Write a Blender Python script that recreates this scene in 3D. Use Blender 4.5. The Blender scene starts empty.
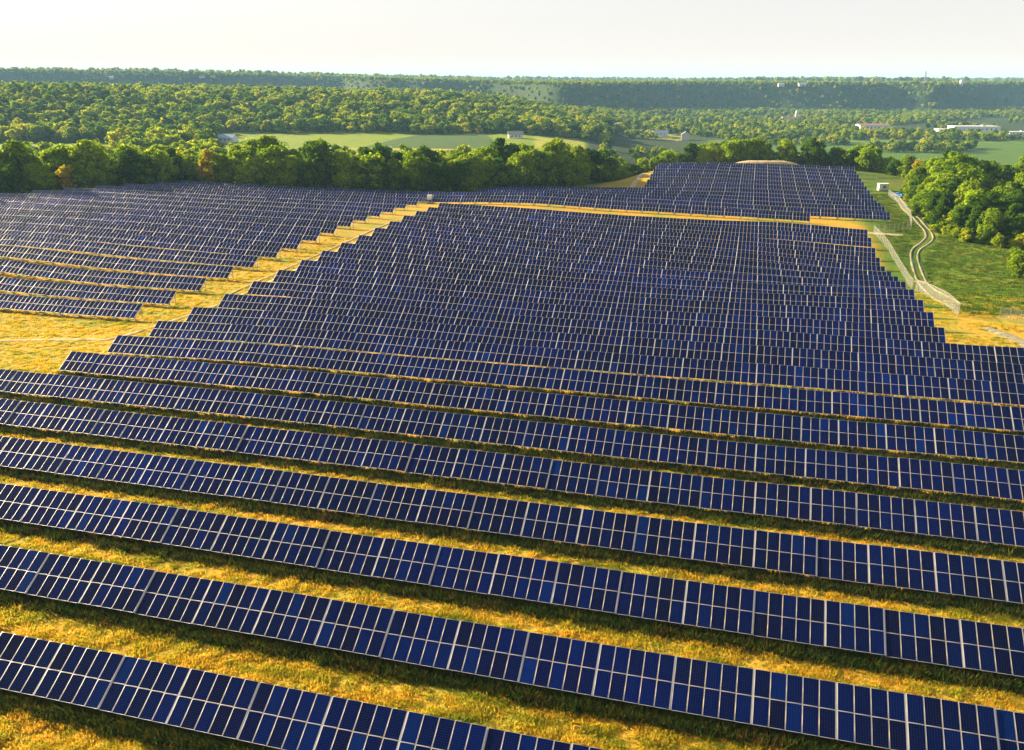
import bpy, math, random
import numpy as np
from mathutils import Matrix, Vector
from math import radians, sin, cos, tan, atan2, pi, sqrt
SC = bpy.context.scene
COL = SC.collection
rng = np.random.default_rng(7)
random.seed(7)

# ------------------------------------------------------------------ camera, sky, sun, exposure
F_PX = 853.25
PITCH = math.atan(296.0 / F_PX)
CZ = 39.4
cam_d = bpy.data.cameras.new('camera')
cam = bpy.data.objects.new('camera', cam_d); COL.objects.link(cam)
cam_d.sensor_fit = 'HORIZONTAL'; cam_d.sensor_width = 36.0
cam_d.lens = F_PX / 1024 * 36.0
cam_d.clip_start = 0.5; cam_d.clip_end = 60000
cam.location = (0, 0, CZ)
cam.rotation_euler = (pi / 2 - PITCH, 0, 0)
SC.camera = cam

SUN_AZ = radians(-56.0)      # measured from +Y towards +X
SUN_EL = radians(19.0)
sun_vec = Vector((sin(SUN_AZ) * cos(SUN_EL), cos(SUN_AZ) * cos(SUN_EL), sin(SUN_EL)))
w = bpy.data.worlds.new('World'); SC.world = w; w.use_nodes = True
nt = w.node_tree
bg = nt.nodes['Background']
sky = nt.nodes.new('ShaderNodeTexSky'); sky.sky_type = 'NISHITA'; sky.sun_disc = False
sky.sun_elevation = SUN_EL; sky.sun_rotation = SUN_AZ
sky.air_density = 1.0; sky.dust_density = 3.5; sky.ozone_density = 2.0; sky.altitude = 200
tcw = nt.nodes.new('ShaderNodeTexCoord'); sxw = nt.nodes.new('ShaderNodeSeparateXYZ'); nt.links.new(tcw.outputs['Generated'], sxw.inputs[0])
mw1 = nt.nodes.new('ShaderNodeMath'); mw1.operation = 'ABSOLUTE'; nt.links.new(sxw.outputs[2], mw1.inputs[0])
mw2 = nt.nodes.new('ShaderNodeMath'); mw2.operation = 'MULTIPLY'; mw2.inputs[1].default_value = -2.6; nt.links.new(mw1.outputs[0], mw2.inputs[0])
mw3 = nt.nodes.new('ShaderNodeMath'); mw3.operation = 'EXPONENT'; nt.links.new(mw2.outputs[0], mw3.inputs[0])
mwc = nt.nodes.new('ShaderNodeMix'); mwc.data_type = 'RGBA'; mwc.blend_type = 'MIX'; mwc.inputs[7].default_value = (5.3, 4.85, 4.35, 1)     # whitish horizon haze of the evening sky
mw4 = nt.nodes.new('ShaderNodeMath'); mw4.operation = 'MULTIPLY'; mw4.inputs[1].default_value = -22.0; nt.links.new(mw1.outputs[0], mw4.inputs[0])
mw5 = nt.nodes.new('ShaderNodeMath'); mw5.operation = 'EXPONENT'; nt.links.new(mw4.outputs[0], mw5.inputs[0])
mwh = nt.nodes.new('ShaderNodeMix'); mwh.data_type = 'RGBA'; mwh.inputs[6].default_value = (4.85, 4.85, 4.90, 1); mwh.inputs[7].default_value = (5.7, 4.75, 3.85, 1)
nt.links.new(mw5.outputs[0], mwh.inputs[0]); nt.links.new(mwh.outputs[2], mwc.inputs[7])
nt.links.new(mw3.outputs[0], mwc.inputs[0]); nt.links.new(sky.outputs[0], mwc.inputs[6])
nt.links.new(mwc.outputs[2], bg.inputs[0]); bg.inputs[1].default_value = 0.05
sd = bpy.data.lights.new('sun', 'SUN'); sd.energy = 5.0; sd.angle = radians(0.6); sd.color = (1.0, 0.83, 0.56)
sun = bpy.data.objects.new('sun', sd); COL.objects.link(sun)
sun.rotation_euler = sun_vec.to_track_quat('Z', 'Y').to_euler()
sun.location = (-200, 100, 300)
vs = SC.view_settings
vs.view_transform = 'Standard'; vs.look = 'None'; vs.gamma = 1; vs.use_curve_mapping = False
vs.exposure = 2.0
SC.cycles.use_denoising = True
SC.cycles.max_bounces = 6; SC.cycles.diffuse_bounces = 2; SC.cycles.glossy_bounces = 2
SC.cycles.transmission_bounces = 2; SC.cycles.transparent_max_bounces = 8; SC.cycles.volume_bounces = 1

# ------------------------------------------------------------------ helpers
def tag(o, label=None, cat=None, group=None, kind=None):
    if label: o['label'] = label
    if cat: o['category'] = cat
    if group: o['group'] = group
    if kind: o['kind'] = kind
    return o

def empty(name, loc, rz=0.0):
    o = bpy.data.objects.new(name, None); COL.objects.link(o)
    o.empty_display_size = 0.3
    o.location = loc; o.rotation_euler = (0, 0, rz)
    return o

def link_mesh(name, me, parent=None):
    o = bpy.data.objects.new(name, me); COL.objects.link(o)
    if parent is not None: o.parent = parent
    return o

def np_mesh(name, V, F, mats=(), midx=None, uv=None, smooth=False):
    """V (n,3); F list of (m,k) int arrays (each one face size)"""
    me = bpy.data.meshes.new(name)
    V = np.asarray(V, dtype=np.float32)
    if isinstance(F, np.ndarray): F = [F]
    F = [np.asarray(f, dtype=np.int32) for f in F if len(f)]
    loops = np.concatenate([f.ravel() for f in F])
    tot = np.concatenate([np.full(len(f), f.shape[1], dtype=np.int32) for f in F])
    start = np.concatenate([[0], np.cumsum(tot)[:-1]]).astype(np.int32)
    me.vertices.add(len(V)); me.vertices.foreach_set('co', V.ravel())
    me.loops.add(len(loops)); me.loops.foreach_set('vertex_index', loops)
    me.polygons.add(len(tot)); me.polygons.foreach_set('loop_start', start)
    me.polygons.foreach_set('loop_total', tot)
    if midx is not None: me.polygons.foreach_set('material_index', np.asarray(midx, dtype=np.int32))
    if smooth: me.polygons.foreach_set('use_smooth', np.ones(len(tot), dtype=bool))
    for m in mats: me.materials.append(m)
    if uv is not None:
        l = me.uv_layers.new(name='UVMap'); l.data.foreach_set('uv', np.asarray(uv, dtype=np.float32).ravel())
    me.update(calc_edges=True)
    return me

class MB:
    """collects boxes, prisms and tubes into one mesh"""
    def __init__(s): s.v = []; s.f = []; s.m = []
    def face(s, pts, mi=0):
        b = len(s.v); s.v += [tuple(p) for p in pts]; s.f.append(tuple(range(b, b + len(pts)))); s.m.append(mi)
    def box(s, c, d, M=None, mi=0):
        x, y, z = d[0] / 2, d[1] / 2, d[2] / 2
        P = [Vector((a * x, b * y, e * z)) for e in (-1, 1) for b in (-1, 1) for a in (-1, 1)]
        if M is not None: P = [M @ p for p in P]
        P = [p + Vector(c) for p in P]
        b = len(s.v); s.v += [tuple(p) for p in P]
        for q in ((0, 2, 3, 1), (4, 5, 7, 6), (0, 1, 5, 4), (1, 3, 7, 5), (3, 2, 6, 7), (2, 0, 4, 6)):
            s.f.append(tuple(b + i for i in q)); s.m.append(mi)
    def bar(s, a, b_, wd, ht=None, mi=0):
        a = Vector(a); b_ = Vector(b_); d = b_ - a; L = d.length
        q = d.to_track_quat('X', 'Z').to_matrix()
        s.box((a + b_) / 2, (L, wd, ht or wd), q, mi)
    def tube(s, pts, rad, n=8, mi=0, cap=True):
        rings = []
        for i, p in enumerate(pts):
            p = Vector(p)
            d = (Vector(pts[min(i + 1, len(pts) - 1)]) - Vector(pts[max(i - 1, 0)]))
            q = d.to_track_quat('Z', 'Y').to_matrix()
            r = rad[i] if hasattr(rad, '__len__') else rad
            b = len(s.v)
            for k in range(n):
                t = 2 * pi * k / n
                s.v.append(tuple(p + q @ Vector((r * cos(t), r * sin(t), 0))))
            rings.append(b)
        for a, b in zip(rings, rings[1:]):
            for k in range(n):
                s.f.append((a + k, a + (k + 1) % n, b + (k + 1) % n, b + k)); s.m.append(mi)
        if cap:
            s.f.append(tuple(rings[-1] + k for k in range(n))); s.m.append(mi)
            s.f.append(tuple(rings[0] + n - 1 - k for k in range(n))); s.m.append(mi)
    def mesh(s, name, mats, smooth=False):
        me = bpy.data.meshes.new(name)
        me.from_pydata(s.v, [], s.f)
        mats = mats if isinstance(mats, (list, tuple)) else [mats]
        for m in mats: me.materials.append(m)
        me.polygons.foreach_set('material_index', s.m)
        if smooth: me.polygons.foreach_set('use_smooth', [True] * len(s.f))
        me.update(); return me
    def build(s, name, mats, parent=None, smooth=False):
        return link_mesh(name, s.mesh(name, mats, smooth), parent)

def ordn(n):
    return '%d%s' % (n, 'th' if 10 <= n % 100 <= 20 else {1: 'st', 2: 'nd', 3: 'rd'}.get(n % 10, 'th'))

# ------------------------------------------------------------------ materials
def new_mat(name):
    m = bpy.data.materials.new(name); m.use_nodes = True
    b = m.node_tree.nodes['Principled BSDF']
    return m, m.node_tree, b
def N(nt, t, **k):
    n = nt.nodes.new(t)
    for a, v in k.items(): setattr(n, a, v)
    return n
def plain(name, col, rough=0.7, metal=0.0, var=0.12, scale=3.0, spec=0.4):
    m, nt, b = new_mat(name)
    tc = N(nt, 'ShaderNodeTexCoord'); no = N(nt, 'ShaderNodeTexNoise'); no.inputs['Scale'].default_value = scale
    no.inputs['Detail'].default_value = 5
    nt.links.new(tc.outputs['Object'], no.inputs['Vector'])
    mx = N(nt, 'ShaderNodeMix', data_type='RGBA')
    mx.inputs[6].default_value = tuple(c * (1 - var) for c in col) + (1,)
    mx.inputs[7].default_value = tuple(min(1, c * (1 + var)) for c in col) + (1,)
    nt.links.new(no.outputs['Fac'], mx.inputs[0]); nt.links.new(mx.outputs[2], b.inputs['Base Color'])
    b.inputs['Roughness'].default_value = rough; b.inputs['Metallic'].default_value = metal
    b.inputs['Specular IOR Level'].default_value = spec
    return m
def math_n(nt, op, a=None, b=None, c=None):
    n = N(nt, 'ShaderNodeMath', operation=op)
    for i, v in enumerate((a, b, c)):
        if v is None: continue
        if isinstance(v, (int, float)): n.inputs[i].default_value = v
        else: nt.links.new(v, n.inputs[i])
    return n.outputs[0]
def ramp(nt, fac, stops, interp='LINEAR'):
    r = N(nt, 'ShaderNodeValToRGB'); r.color_ramp.interpolation = interp
    e = r.color_ramp.elements
    while len(e) < len(stops): e.new(0.5)
    for i, (p, c) in enumerate(stops):
        e[i].position = p; e[i].color = tuple(c) + (1,)
    nt.links.new(fac, r.inputs[0]); return r.outputs[0]

# solar cell glass: a 6 x 10 grid of dark blue cells with thin silver lines and corner diamonds
def cell_material():
    m, nt, b = new_mat('solar_cells')
    uv = N(nt, 'ShaderNodeUVMap'); sp = N(nt, 'ShaderNodeSeparateXYZ'); nt.links.new(uv.outputs[0], sp.inputs[0])
    fx = math_n(nt, 'FRACT', math_n(nt, 'MULTIPLY', sp.outputs[0], 6.0))
    fy = math_n(nt, 'FRACT', math_n(nt, 'MULTIPLY', sp.outputs[1], 12.0))
    ax = math_n(nt, 'ABSOLUTE', math_n(nt, 'SUBTRACT', fx, 0.5)); ay = math_n(nt, 'ABSOLUTE', math_n(nt, 'SUBTRACT', fy, 0.5))
    line = math_n(nt, 'GREATER_THAN', math_n(nt, 'MAXIMUM', ax, ay), 0.474)
    dia = math_n(nt, 'GREATER_THAN', math_n(nt, 'ADD', ax, ay), 0.855)
    grid = math_n(nt, 'MAXIMUM', math_n(nt, 'MULTIPLY', line, 0.40), math_n(nt, 'MULTIPLY', dia, 0.9))
    oi = N(nt, 'ShaderNodeObjectInfo'); ge = N(nt, 'ShaderNodeNewGeometry')
    rnd = math_n(nt, 'FRACT', math_n(nt, 'ADD', math_n(nt, 'MULTIPLY', oi.outputs['Random'], 7.31), math_n(nt, 'MULTIPLY', ge.outputs['Random Per Island'], 13.7)))
    tint = ramp(nt, rnd, [(0.0, (0.0030, 0.0032, 0.026)), (0.15, (0.0020, 0.0036, 0.036)), (0.45, (0.0010, 0.0046, 0.050)), (0.75, (0.0009, 0.0056, 0.062)), (0.93, (0.0008, 0.0090, 0.085)), (1.0, (0.0008, 0.018, 0.12))])
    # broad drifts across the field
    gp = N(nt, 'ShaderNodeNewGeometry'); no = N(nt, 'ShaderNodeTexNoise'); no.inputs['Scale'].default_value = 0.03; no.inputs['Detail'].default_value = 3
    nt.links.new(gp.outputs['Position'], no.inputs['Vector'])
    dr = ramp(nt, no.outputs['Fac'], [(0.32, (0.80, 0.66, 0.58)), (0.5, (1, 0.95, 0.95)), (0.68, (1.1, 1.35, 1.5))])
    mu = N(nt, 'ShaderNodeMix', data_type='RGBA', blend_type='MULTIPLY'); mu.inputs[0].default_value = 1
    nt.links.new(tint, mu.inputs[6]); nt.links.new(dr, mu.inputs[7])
    mx = N(nt, 'ShaderNodeMix', data_type='RGBA'); mx.inputs[7].default_value = (0.035, 0.06, 0.17, 1)
    nt.links.new(grid, mx.inputs[0]); nt.links.new(mu.outputs[2], mx.inputs[6])
    nt.links.new(mx.outputs[2], b.inputs['Base Color'])
    b.inputs['Roughness'].default_value = 0.13; b.inputs['Specular IOR Level'].default_value = 0.10
    return m
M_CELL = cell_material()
M_FRAME = plain('aluminium_frame', (0.34, 0.33, 0.35), 0.42, 0.0, 0.04, 2, 0.5)
M_STEEL = plain('galvanised_steel', (0.48, 0.45, 0.42), 0.5, 0.0, 0.1, 4)

# ------------------------------------------------------------------ the shape of the land
DL = radians(0.90)                    # the field falls gently away from the viewer
H_EDGE = 38.675 - 0.0                 # camera height over the plane of the low panel edges
H0 = 0.72                             # low edge above the grass
AZ = radians(15.415)                  # the rows' normal, from +Y towards +X
UX, UY = cos(AZ), -sin(AZ)
VX, VY = sin(AZ), cos(AZ)
TILT = radians(33.56) - DL
SL = 3.673                            # panel slope length
PIT = 10.12; V0 = 37.56
samples = []
for v_, z_ in zip([91, 101, 111, 122, 132, 142, 152, 162, 172, 182, 192, 203, 213, 223, 233, 243, 253, 263, 273],
                  [-.25, -.3, -.6, -.65, -.5, -.2, .4, .85, 1.2, 1.6, 1.9, 2.35, 2.7, 3.2, 3.35, 3.2, 3.3, 3.4, 3.15]):
    samples.append((-102, v_, z_))
for v_, z_ in zip([132, 142, 152, 162, 172, 182, 192, 203, 213, 223, 233, 243, 253, 263],
                  [-.16, -.47, -.33, -.22, -.33, -.47, -1.14, -2.14, -3.07, -3.31, -2.79, -1.91, -.67, -.19]):
    samples.append((32.5, v_, z_))
samples += [(-140, 132, -.51), (-150, 142, .44), (-160, 152, 1.86), (-169, 162, 2.87), (-179, 172, 3.42), (-189, 182, 3.86), (-199, 192, 4.26),
            (-209, 203, 4.45), (-219, 213, 5.0), (-229, 223, 5.5), (-239, 233, 5.4), (-221, 283, 4.7), (-176, 283, 3.8), (-113, 290, 3.2), (-80, 334, 2.0),
            (20, 283.5, 1.3), (43, 294, 1.31), (42.6, 304, 1.87), (42.4, 314, 1.65), (42, 324, 1.5), (42, 334, 2.24), (42, 344, 3.0), (42, 354, 3.1), (42, 364, 3.9),
            (42, 375, 4.6), (42, 385, 5.3), (42, 395, 5.74), (42, 405, 6.9), (-39, 334, 2.66), (-39, 344, 3.0), (-39, 354, 4.2), (-38, 364, 5.6),
            (-38, 375, 6.6), (-38, 385, 7.0), (-38, 395, 7.0), (-39, 405, 6.6), (-83, 263, 2.97), (-63, 263, 2.46), (-44, 263, 1.7), (-8, 263, 1.04), (9, 263, 1.18),
            (0, 410, 7.4), (-36, 132, -.5), (-89.5, 283.5, 3.7), (-68.4, 283.5, 4.0), (-48, 283.5, 3.16), (-28.3, 283.5, 2.7), (-9.2, 283.5, 2.2), (9.2, 283.5, 1.6), (-97, 334, 1.7), (-60, 334, 2.2)]
for s_ in (-110, -70, -30, 10, 50):
    for v_, z_ in ((20, .2), (41, .15), (51, 0), (61, -.12), (71, -.15), (81, 0), (92, -.1), (102, 0.0), (112, .1)):
        if s_ == -110 and v_ > 85: continue
        samples.append((s_, v_, z_))
samples += [(-300, 60, 0), (-300, 150, 1), (-300, 250, 3.5), (-300, 360, 2), (-200, 420, 0), (-100, 450, 0), (0, 500, 3), (120, 450, 3), (150, 300, 0), (90, 235, -1.5), (150, 150, 0), (150, 60, 0), (-300, -60, 0), (0, -60, 0), (150, -60, 0), (75, 140, -.3), (75, 180, -.5)]
SA = np.array(samples, float)
def tps_k(r2): return r2 * np.log(r2 + 1e-9) * 0.5
_P = SA[:, :2] / 100.0
_A = tps_k(((_P[:, None] - _P[None]) ** 2).sum(-1)) + np.eye(len(SA)) * 0.0006
_Q = np.hstack([np.ones((len(SA), 1)), _P])
_S = np.linalg.solve(np.block([[_A, _Q], [_Q.T, np.zeros((3, 3))]]), np.concatenate([SA[:, 2], np.zeros(3)]))
def dz_sv(s, v):
    s = np.clip(np.asarray(s, float), -320, 170) / 100.0; v = np.clip(np.asarray(v, float), -60, 520) / 100.0
    sh = np.broadcast(s, v).shape
    s = np.broadcast_to(s, sh).ravel(); v = np.broadcast_to(v, sh).ravel()
    out = np.empty(len(s))
    for a in range(0, len(s), 40000):
        p = np.stack([s[a:a + 40000], v[a:a + 40000]], 1)
        r2 = ((p[:, None] - _P[None]) ** 2).sum(-1)
        out[a:a + 40000] = tps_k(r2) @ _S[:len(_P)] + _S[-3] + p @ _S[-2:]
    return out.reshape(sh)
def sv_of(x, y):
    yp = y * cos(DL) + (39.4 + 0.0157 * y) * sin(DL)
    return x * UX + yp * UY, x * VX + yp * VY
def sst(a, b, x):
    t = np.clip((x - a) / (b - a), 0, 1); return t * t * (3 - 2 * t)
def field_z(x, y, off=H0):
    s, v = sv_of(x, y)
    return CZ + (-(H_EDGE + off) + dz_sv(s, v) - y * sin(DL)) / cos(DL)

def vnoise(x, y, seed=0):
    """smooth value noise, period-free, -1..1"""
    xi = np.floor(x).astype(np.int64); yi = np.floor(y).astype(np.int64); xf = x - xi; yf = y - yi
    def h(a, b):
        n = (a * 374761393 + b * 668265263 + seed * 1442695041) & 0xffffffff
        n = ((n ^ (n >> 13)) * 1274126177) & 0xffffffff
        return ((n ^ (n >> 16)) & 0xffff) / 32767.5 - 1
    u = xf * xf * (3 - 2 * xf); w_ = yf * yf * (3 - 2 * yf)
    return (h(xi, yi) * (1 - u) + h(xi + 1, yi) * u) * (1 - w_) + (h(xi, yi + 1) * (1 - u) + h(xi + 1, yi + 1) * u) * w_
def fbm(x, y, o=4, seed=0):
    r = 0; a = 1
    for i in range(o): r = r + a * vnoise(x * 2 ** i, y * 2 ** i, seed + i); a *= 0.5
    return r / 1.8

def plateau_h(x, y):
    a = x / np.maximum(y, 500)       # a bearing-like coordinate
    return 28 + 30 * sst(0.15, -0.6, a)
def bluff_edge(x, y):
    a = x / np.maximum(y, 500)
    base = 1930 + 140 * sst(0.1, 0.6, a) + 260 * sst(0.05, -0.3, a)
    sp = 240 * fbm(x / 420.0 + 3.3, x * 0 + 1.7, 3, 5) + 60 * fbm(x / 120.0, x * 0 + 9.1, 2, 9)
    g = 190 * np.exp(-((a - 0.06) / 0.05) ** 2) + 150 * np.exp(-((a - 0.47) / 0.03) ** 2)
    return base + sp - g
def outer_z(x, y):
    a = x / np.maximum(y, 300)
    z = -12 + (-16) * sst(0.0, 0.20, a)
    z = z - 16 * sst(1350, 1700, y) * sst(0.1, 0, a)
    z = z + 1.2 * fbm(x / 160.0, y / 160.0, 3, 2)
    # the wooded hill beyond the meadow
    top = np.interp(x * 1250 / np.maximum(y, 700), [-750, -600, -310, -91, 12, 75, 150], [29, 28, 22, 18, 6, -2, -6]) + 3 * fbm(x / 200.0 + 2, y / 200.0, 3, 12)
    prof = sst(820, 1180, y + 110 * sst(-200, -600, x) + 40 * fbm(x / 150.0, y * 0, 2, 3)) * (1 - sst(1330, 1700, y))
    z = z + np.maximum(0, top + 5) * prof * sst(0.13, 0.06, a)
    # far bluff
    e = bluff_edge(x, y); ph = plateau_h(x, y)
    ri = sst(0, 1, (y - e) / 58.0)
    zb = ph + 4 * fbm(x / 500.0, y / 500.0, 3, 21) - 9 * sst(4000, 9000, y)
    return z * (1 - ri) + zb * ri
def ground(x, y):
    x = np.asarray(x, float); y = np.asarray(y, float)
    s, v = sv_of(x, y)
    vb = np.where(s > -45, 0, 1)
    bnd = 418 - 70 * sst(-30, -60, s) - 25 * sst(-90, -120, s) - 15 * sst(-150, -220, s)
    wv = sst(0, 150, v - bnd)
    wl = sst(-255, -400, s)
    wr = sst(110, 300, s) * sst(60, 160, v)
    wt = np.clip(1 - (1 - wv) * (1 - wl) * (1 - wr), 0, 1)
    near = field_z(x, y) + 0.05 * fbm(x / 3.0, y / 3.0, 3, 31)
    o = outer_z(x, np.maximum(y, 300))
    o = np.where(v < 300, np.maximum(o, -8), o)
    return near * (1 - wt) + o * wt
def gz(x, y): return float(ground(np.array([x]), np.array([y]))[0])
def at(px, py, zoff=0.0):
    """the point of the land seen at that place in the photograph"""
    d = np.array([(px - 512) / F_PX, cos(PITCH) - (py - 375) / F_PX * sin(PITCH), -sin(PITCH) - (py - 375) / F_PX * cos(PITCH)])
    t = np.concatenate([np.arange(35, 700, 1.0), np.arange(700, 6000, 6.0), np.arange(6000, 25000, 60.)])
    X, Y, Z = d[0] * t, d[1] * t, CZ + d[2] * t
    h = Z - ground(X, Y) - zoff
    i = int(np.argmax(h < 0))
    if h[i] >= 0: i = len(t) - 1
    if i == 0: return Vector((X[0], Y[0], Z[0]))
    f = h[i - 1] / (h[i - 1] - h[i])
    tt = t[i - 1] + (t[i] - t[i - 1]) * f
    x, y = d[0] * tt, d[1] * tt
    return Vector((x, y, gz(x, y)))
def project(P):
    P = np.asarray(P, float); x = P[..., 0]; y = P[..., 1]; z = P[..., 2] - CZ
    c = y * cos(PITCH) - z * sin(PITCH); e = y * sin(PITCH) + z * cos(PITCH)
    c = np.where(c < 0.1, 0.1, c)
    return 512 + F_PX * x / c, 375 - F_PX * e / c, c

# ------------------------------------------------------------------ ground sheet
def axis(parts):
    o = []
    for a, b, st in parts: o.append(np.arange(a, b, st))
    return np.unique(np.concatenate(o))
def grow(a, b, st, g=1.12):
    o = []; x = a
    while x < b: o.append(x); x += st; st *= g
    o.append(b); return np.array(o)
gx = np.unique(np.concatenate([-grow(300, 12000, 5, 1.055), np.arange(-300, 170, 2.0), grow(170, 12000, 5, 1.055)]))
gy = np.unique(np.concatenate([-grow(0, 1500, 40, 1.5), np.arange(0, 30, 10), np.arange(30, 450, 2.0), np.arange(450, 1000, 6), np.arange(1000, 2600, 12.0), grow(2600, 12500, 14, 1.07)]))
GX, GY = np.meshgrid(gx, gy)
GZ = ground(GX, GY)
nV = GX.size
V = np.stack([GX.ravel(), GY.ravel(), GZ.ravel()], 1)
ii = np.arange(nV).reshape(GX.shape)
Fq = np.stack([ii[:-1, :-1].ravel(), ii[:-1, 1:].ravel(), ii[1:, 1:].ravel(), ii[1:, :-1].ravel()], 1)

def zone_colors(x, y):
    """what grows where (true plant colours): dry gold grass in the solar field, green meadow, woodland floor, crops"""
    s, v = sv_of(x, y)
    n = len(x)
    GOLD = np.array([0.45, 0.285, 0.03]); SHADED_GREEN = np.array([0.10, 0.155, 0.012]); FLOOR = np.array([0.035, 0.055, 0.014])
    MEAD = np.array([0.12, 0.19, 0.022]); CROP = np.array([0.070, 0.13, 0.025]); STRAW = np.array([0.42, 0.30, 0.12])
    YEL = np.array([0.34, 0.32, 0.04])
    c = np.tile(GOLD, (n, 1))
    def put(mask, col): c[:] = c * (1 - mask[:, None]) + np.asarray(col)[None] * mask[:, None]
    nz = fbm(x / 14.0, y / 14.0, 4, 40)
    put(0.55 * sst(0.1, 0.8, nz), np.array([0.27, 0.26, 0.045]))
    put(0.65 * sst(-96, -104, s) * sst(140, 128, v) * sst(-0.4, 0.5, fbm(x / 8.0, y / 6.0, 4, 44)), np.array([0.20, 0.21, 0.025]))
    # far-right strip: greener grass, also darkened in colour for the shade lying there
    put(sst(30.5, 36, s + 2 * nz) * sst(172, 180, v - 0.12 * (s - 40) + 4 * nz), SHADED_GREEN)
    gs = sst(36, 52, s) * sst(172, 180, v) * sst(420, 400, v)
    put(0.75 * gs * sst(0.15, 0.6, fbm(x / 9.0, y / 4.0, 4, 47)), np.array([0.15, 0.12, 0.04])); put(0.8 * gs * sst(0.15, 0.5, fbm(x / 6.0, y / 3.0, 4, 48)), np.array([0.035, 0.07, 0.01])); put(0.6 * gs * sst(0.2, 0.6, fbm(x / 11.0, y / 5.0, 4, 49)), np.array([0.22, 0.25, 0.03]))
    # outside the solar field
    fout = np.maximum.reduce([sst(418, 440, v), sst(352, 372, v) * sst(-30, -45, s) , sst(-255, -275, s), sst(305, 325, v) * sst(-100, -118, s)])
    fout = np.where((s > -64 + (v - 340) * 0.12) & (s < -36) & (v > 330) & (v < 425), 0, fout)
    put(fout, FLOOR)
    a = x / np.maximum(y, 300)
    put(sst(520, 540, y) * sst(885, 870, y + 40 * nz) * sst(-0.34, -0.32, a + .01 * nz) * sst(0.09, 0.08, a), np.array([0.17, 0.22, 0.008]))
    put(sst(690, 694, y + 60 * (a + .15)) * sst(860, 850, y) * sst(-0.146, -0.143, a - .0004 * (y - 760)) * sst(-0.01, -0.015, a + 0.0001 * (y - 700)), CROP * 0.8)
    put(sst(676, 680, y + 60 * (a + .15)) * sst(690, 686, y + 60 * (a + .15)) * sst(-0.25, -0.2, a) * sst(0.03, 0.0, a), STRAW)
    put(sst(700, 715, y) * sst(860, 845, y) * sst(0.02, 0.03, a) * sst(0.085, 0.08, a), YEL)
    put(sst(540, 560, y) * sst(1000, 985, y + 10 * nz) * sst(0.21, 0.24, a), CROP * np.array([1.1, 1.1, 0.8]))
    put(sst(985, 995, y) * sst(1040, 1030, y) * sst(0.2, 0.25, a), MEAD)
    put(sst(555, 565, y) * sst(760, 745, y) * sst(-0.42, -0.45, a), np.array([0.17, 0.21, 0.012]))
    put(sst(1000, 1010, y) * sst(1200, 1190, y) * sst(.10, .11, a) * sst(.2, .19, a) * (nz > 0), YEL * .8)
    pl = sst(80, 130, y - bluff_edge(x, y))
    cell = vnoise(x / 330.0, y / 620.0, 77)
    put(pl, np.array([0.09, 0.13, 0.04]))
    put(pl * (cell > 0.25), STRAW); put(pl * (cell < -0.35), MEAD)
    return c
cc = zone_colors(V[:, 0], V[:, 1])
gm, gnt, gb = new_mat('grassland')
at_n = N(gnt, 'ShaderNodeAttribute', attribute_name='zone')
geo = N(gnt, 'ShaderNodeNewGeometry')
n1 = N(gnt, 'ShaderNodeTexNoise'); n1.inputs['Scale'].default_value = 1.3; n1.inputs['Detail'].default_value = 8; n1.inputs['Roughness'].default_value = 0.7
n2 = N(gnt, 'ShaderNodeTexNoise'); n2.inputs['Scale'].default_value = 0.12; n2.inputs['Detail'].default_value = 5
n3 = N(gnt, 'ShaderNodeTexNoise'); n3.inputs['Scale'].default_value = 6.0; n3.inputs['Detail'].default_value = 4
for n_ in (n1, n2, n3): gnt.links.new(geo.outputs['Position'], n_.inputs['Vector'])
c1 = ramp(gnt, n1.outputs['Fac'], [(0.30, (0.55, 0.62, 0.6)), (0.5, (1.0, 1.0, 1.0)), (0.7, (1.18, 1.12, 1.0))])
c2 = ramp(gnt, n2.outputs['Fac'], [(0.38, (0.72, 0.95, 0.8)), (0.5, (1.0, 1.0, 1.0)), (0.64, (1.2, 1.02, 0.9))])
m1 = N(gnt, 'ShaderNodeMix', data_type='RGBA', blend_type='MULTIPLY'); m1.inputs[0].default_value = 1
m2 = N(gnt, 'ShaderNodeMix', data_type='RGBA', blend_type='MULTIPLY'); m2.inputs[0].default_value = 1
gnt.links.new(at_n.outputs['Color'], m1.inputs[6]); gnt.links.new(c1, m1.inputs[7])
gnt.links.new(m1.outputs[2], m2.inputs[6]); gnt.links.new(c2, m2.inputs[7]); gnt.links.new(m2.outputs[2], gb.inputs['Base Color'])
gb.inputs['Roughness'].default_value = 0.95; gb.inputs['Specular IOR Level'].default_value = 0.1
bp = N(gnt, 'ShaderNodeBump'); bp.inputs['Strength'].default_value = 0.9; bp.inputs['Distance'].default_value = 0.25
ad = math_n(gnt, 'ADD', n1.outputs['Fac'], math_n(gnt, 'MULTIPLY', n3.outputs['Fac'], 0.4))
gnt.links.new(ad, bp.inputs['Height']); gnt.links.new(bp.outputs[0], gb.inputs['Normal'])
me = np_mesh('ground', V, Fq, [gm], smooth=True)
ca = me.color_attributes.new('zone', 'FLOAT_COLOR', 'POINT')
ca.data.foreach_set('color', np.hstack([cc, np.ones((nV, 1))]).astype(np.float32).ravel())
tag(link_mesh('ground', me), 'rolling grassland, meadows and wooded valley floor', 'ground', kind='structure')

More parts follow.
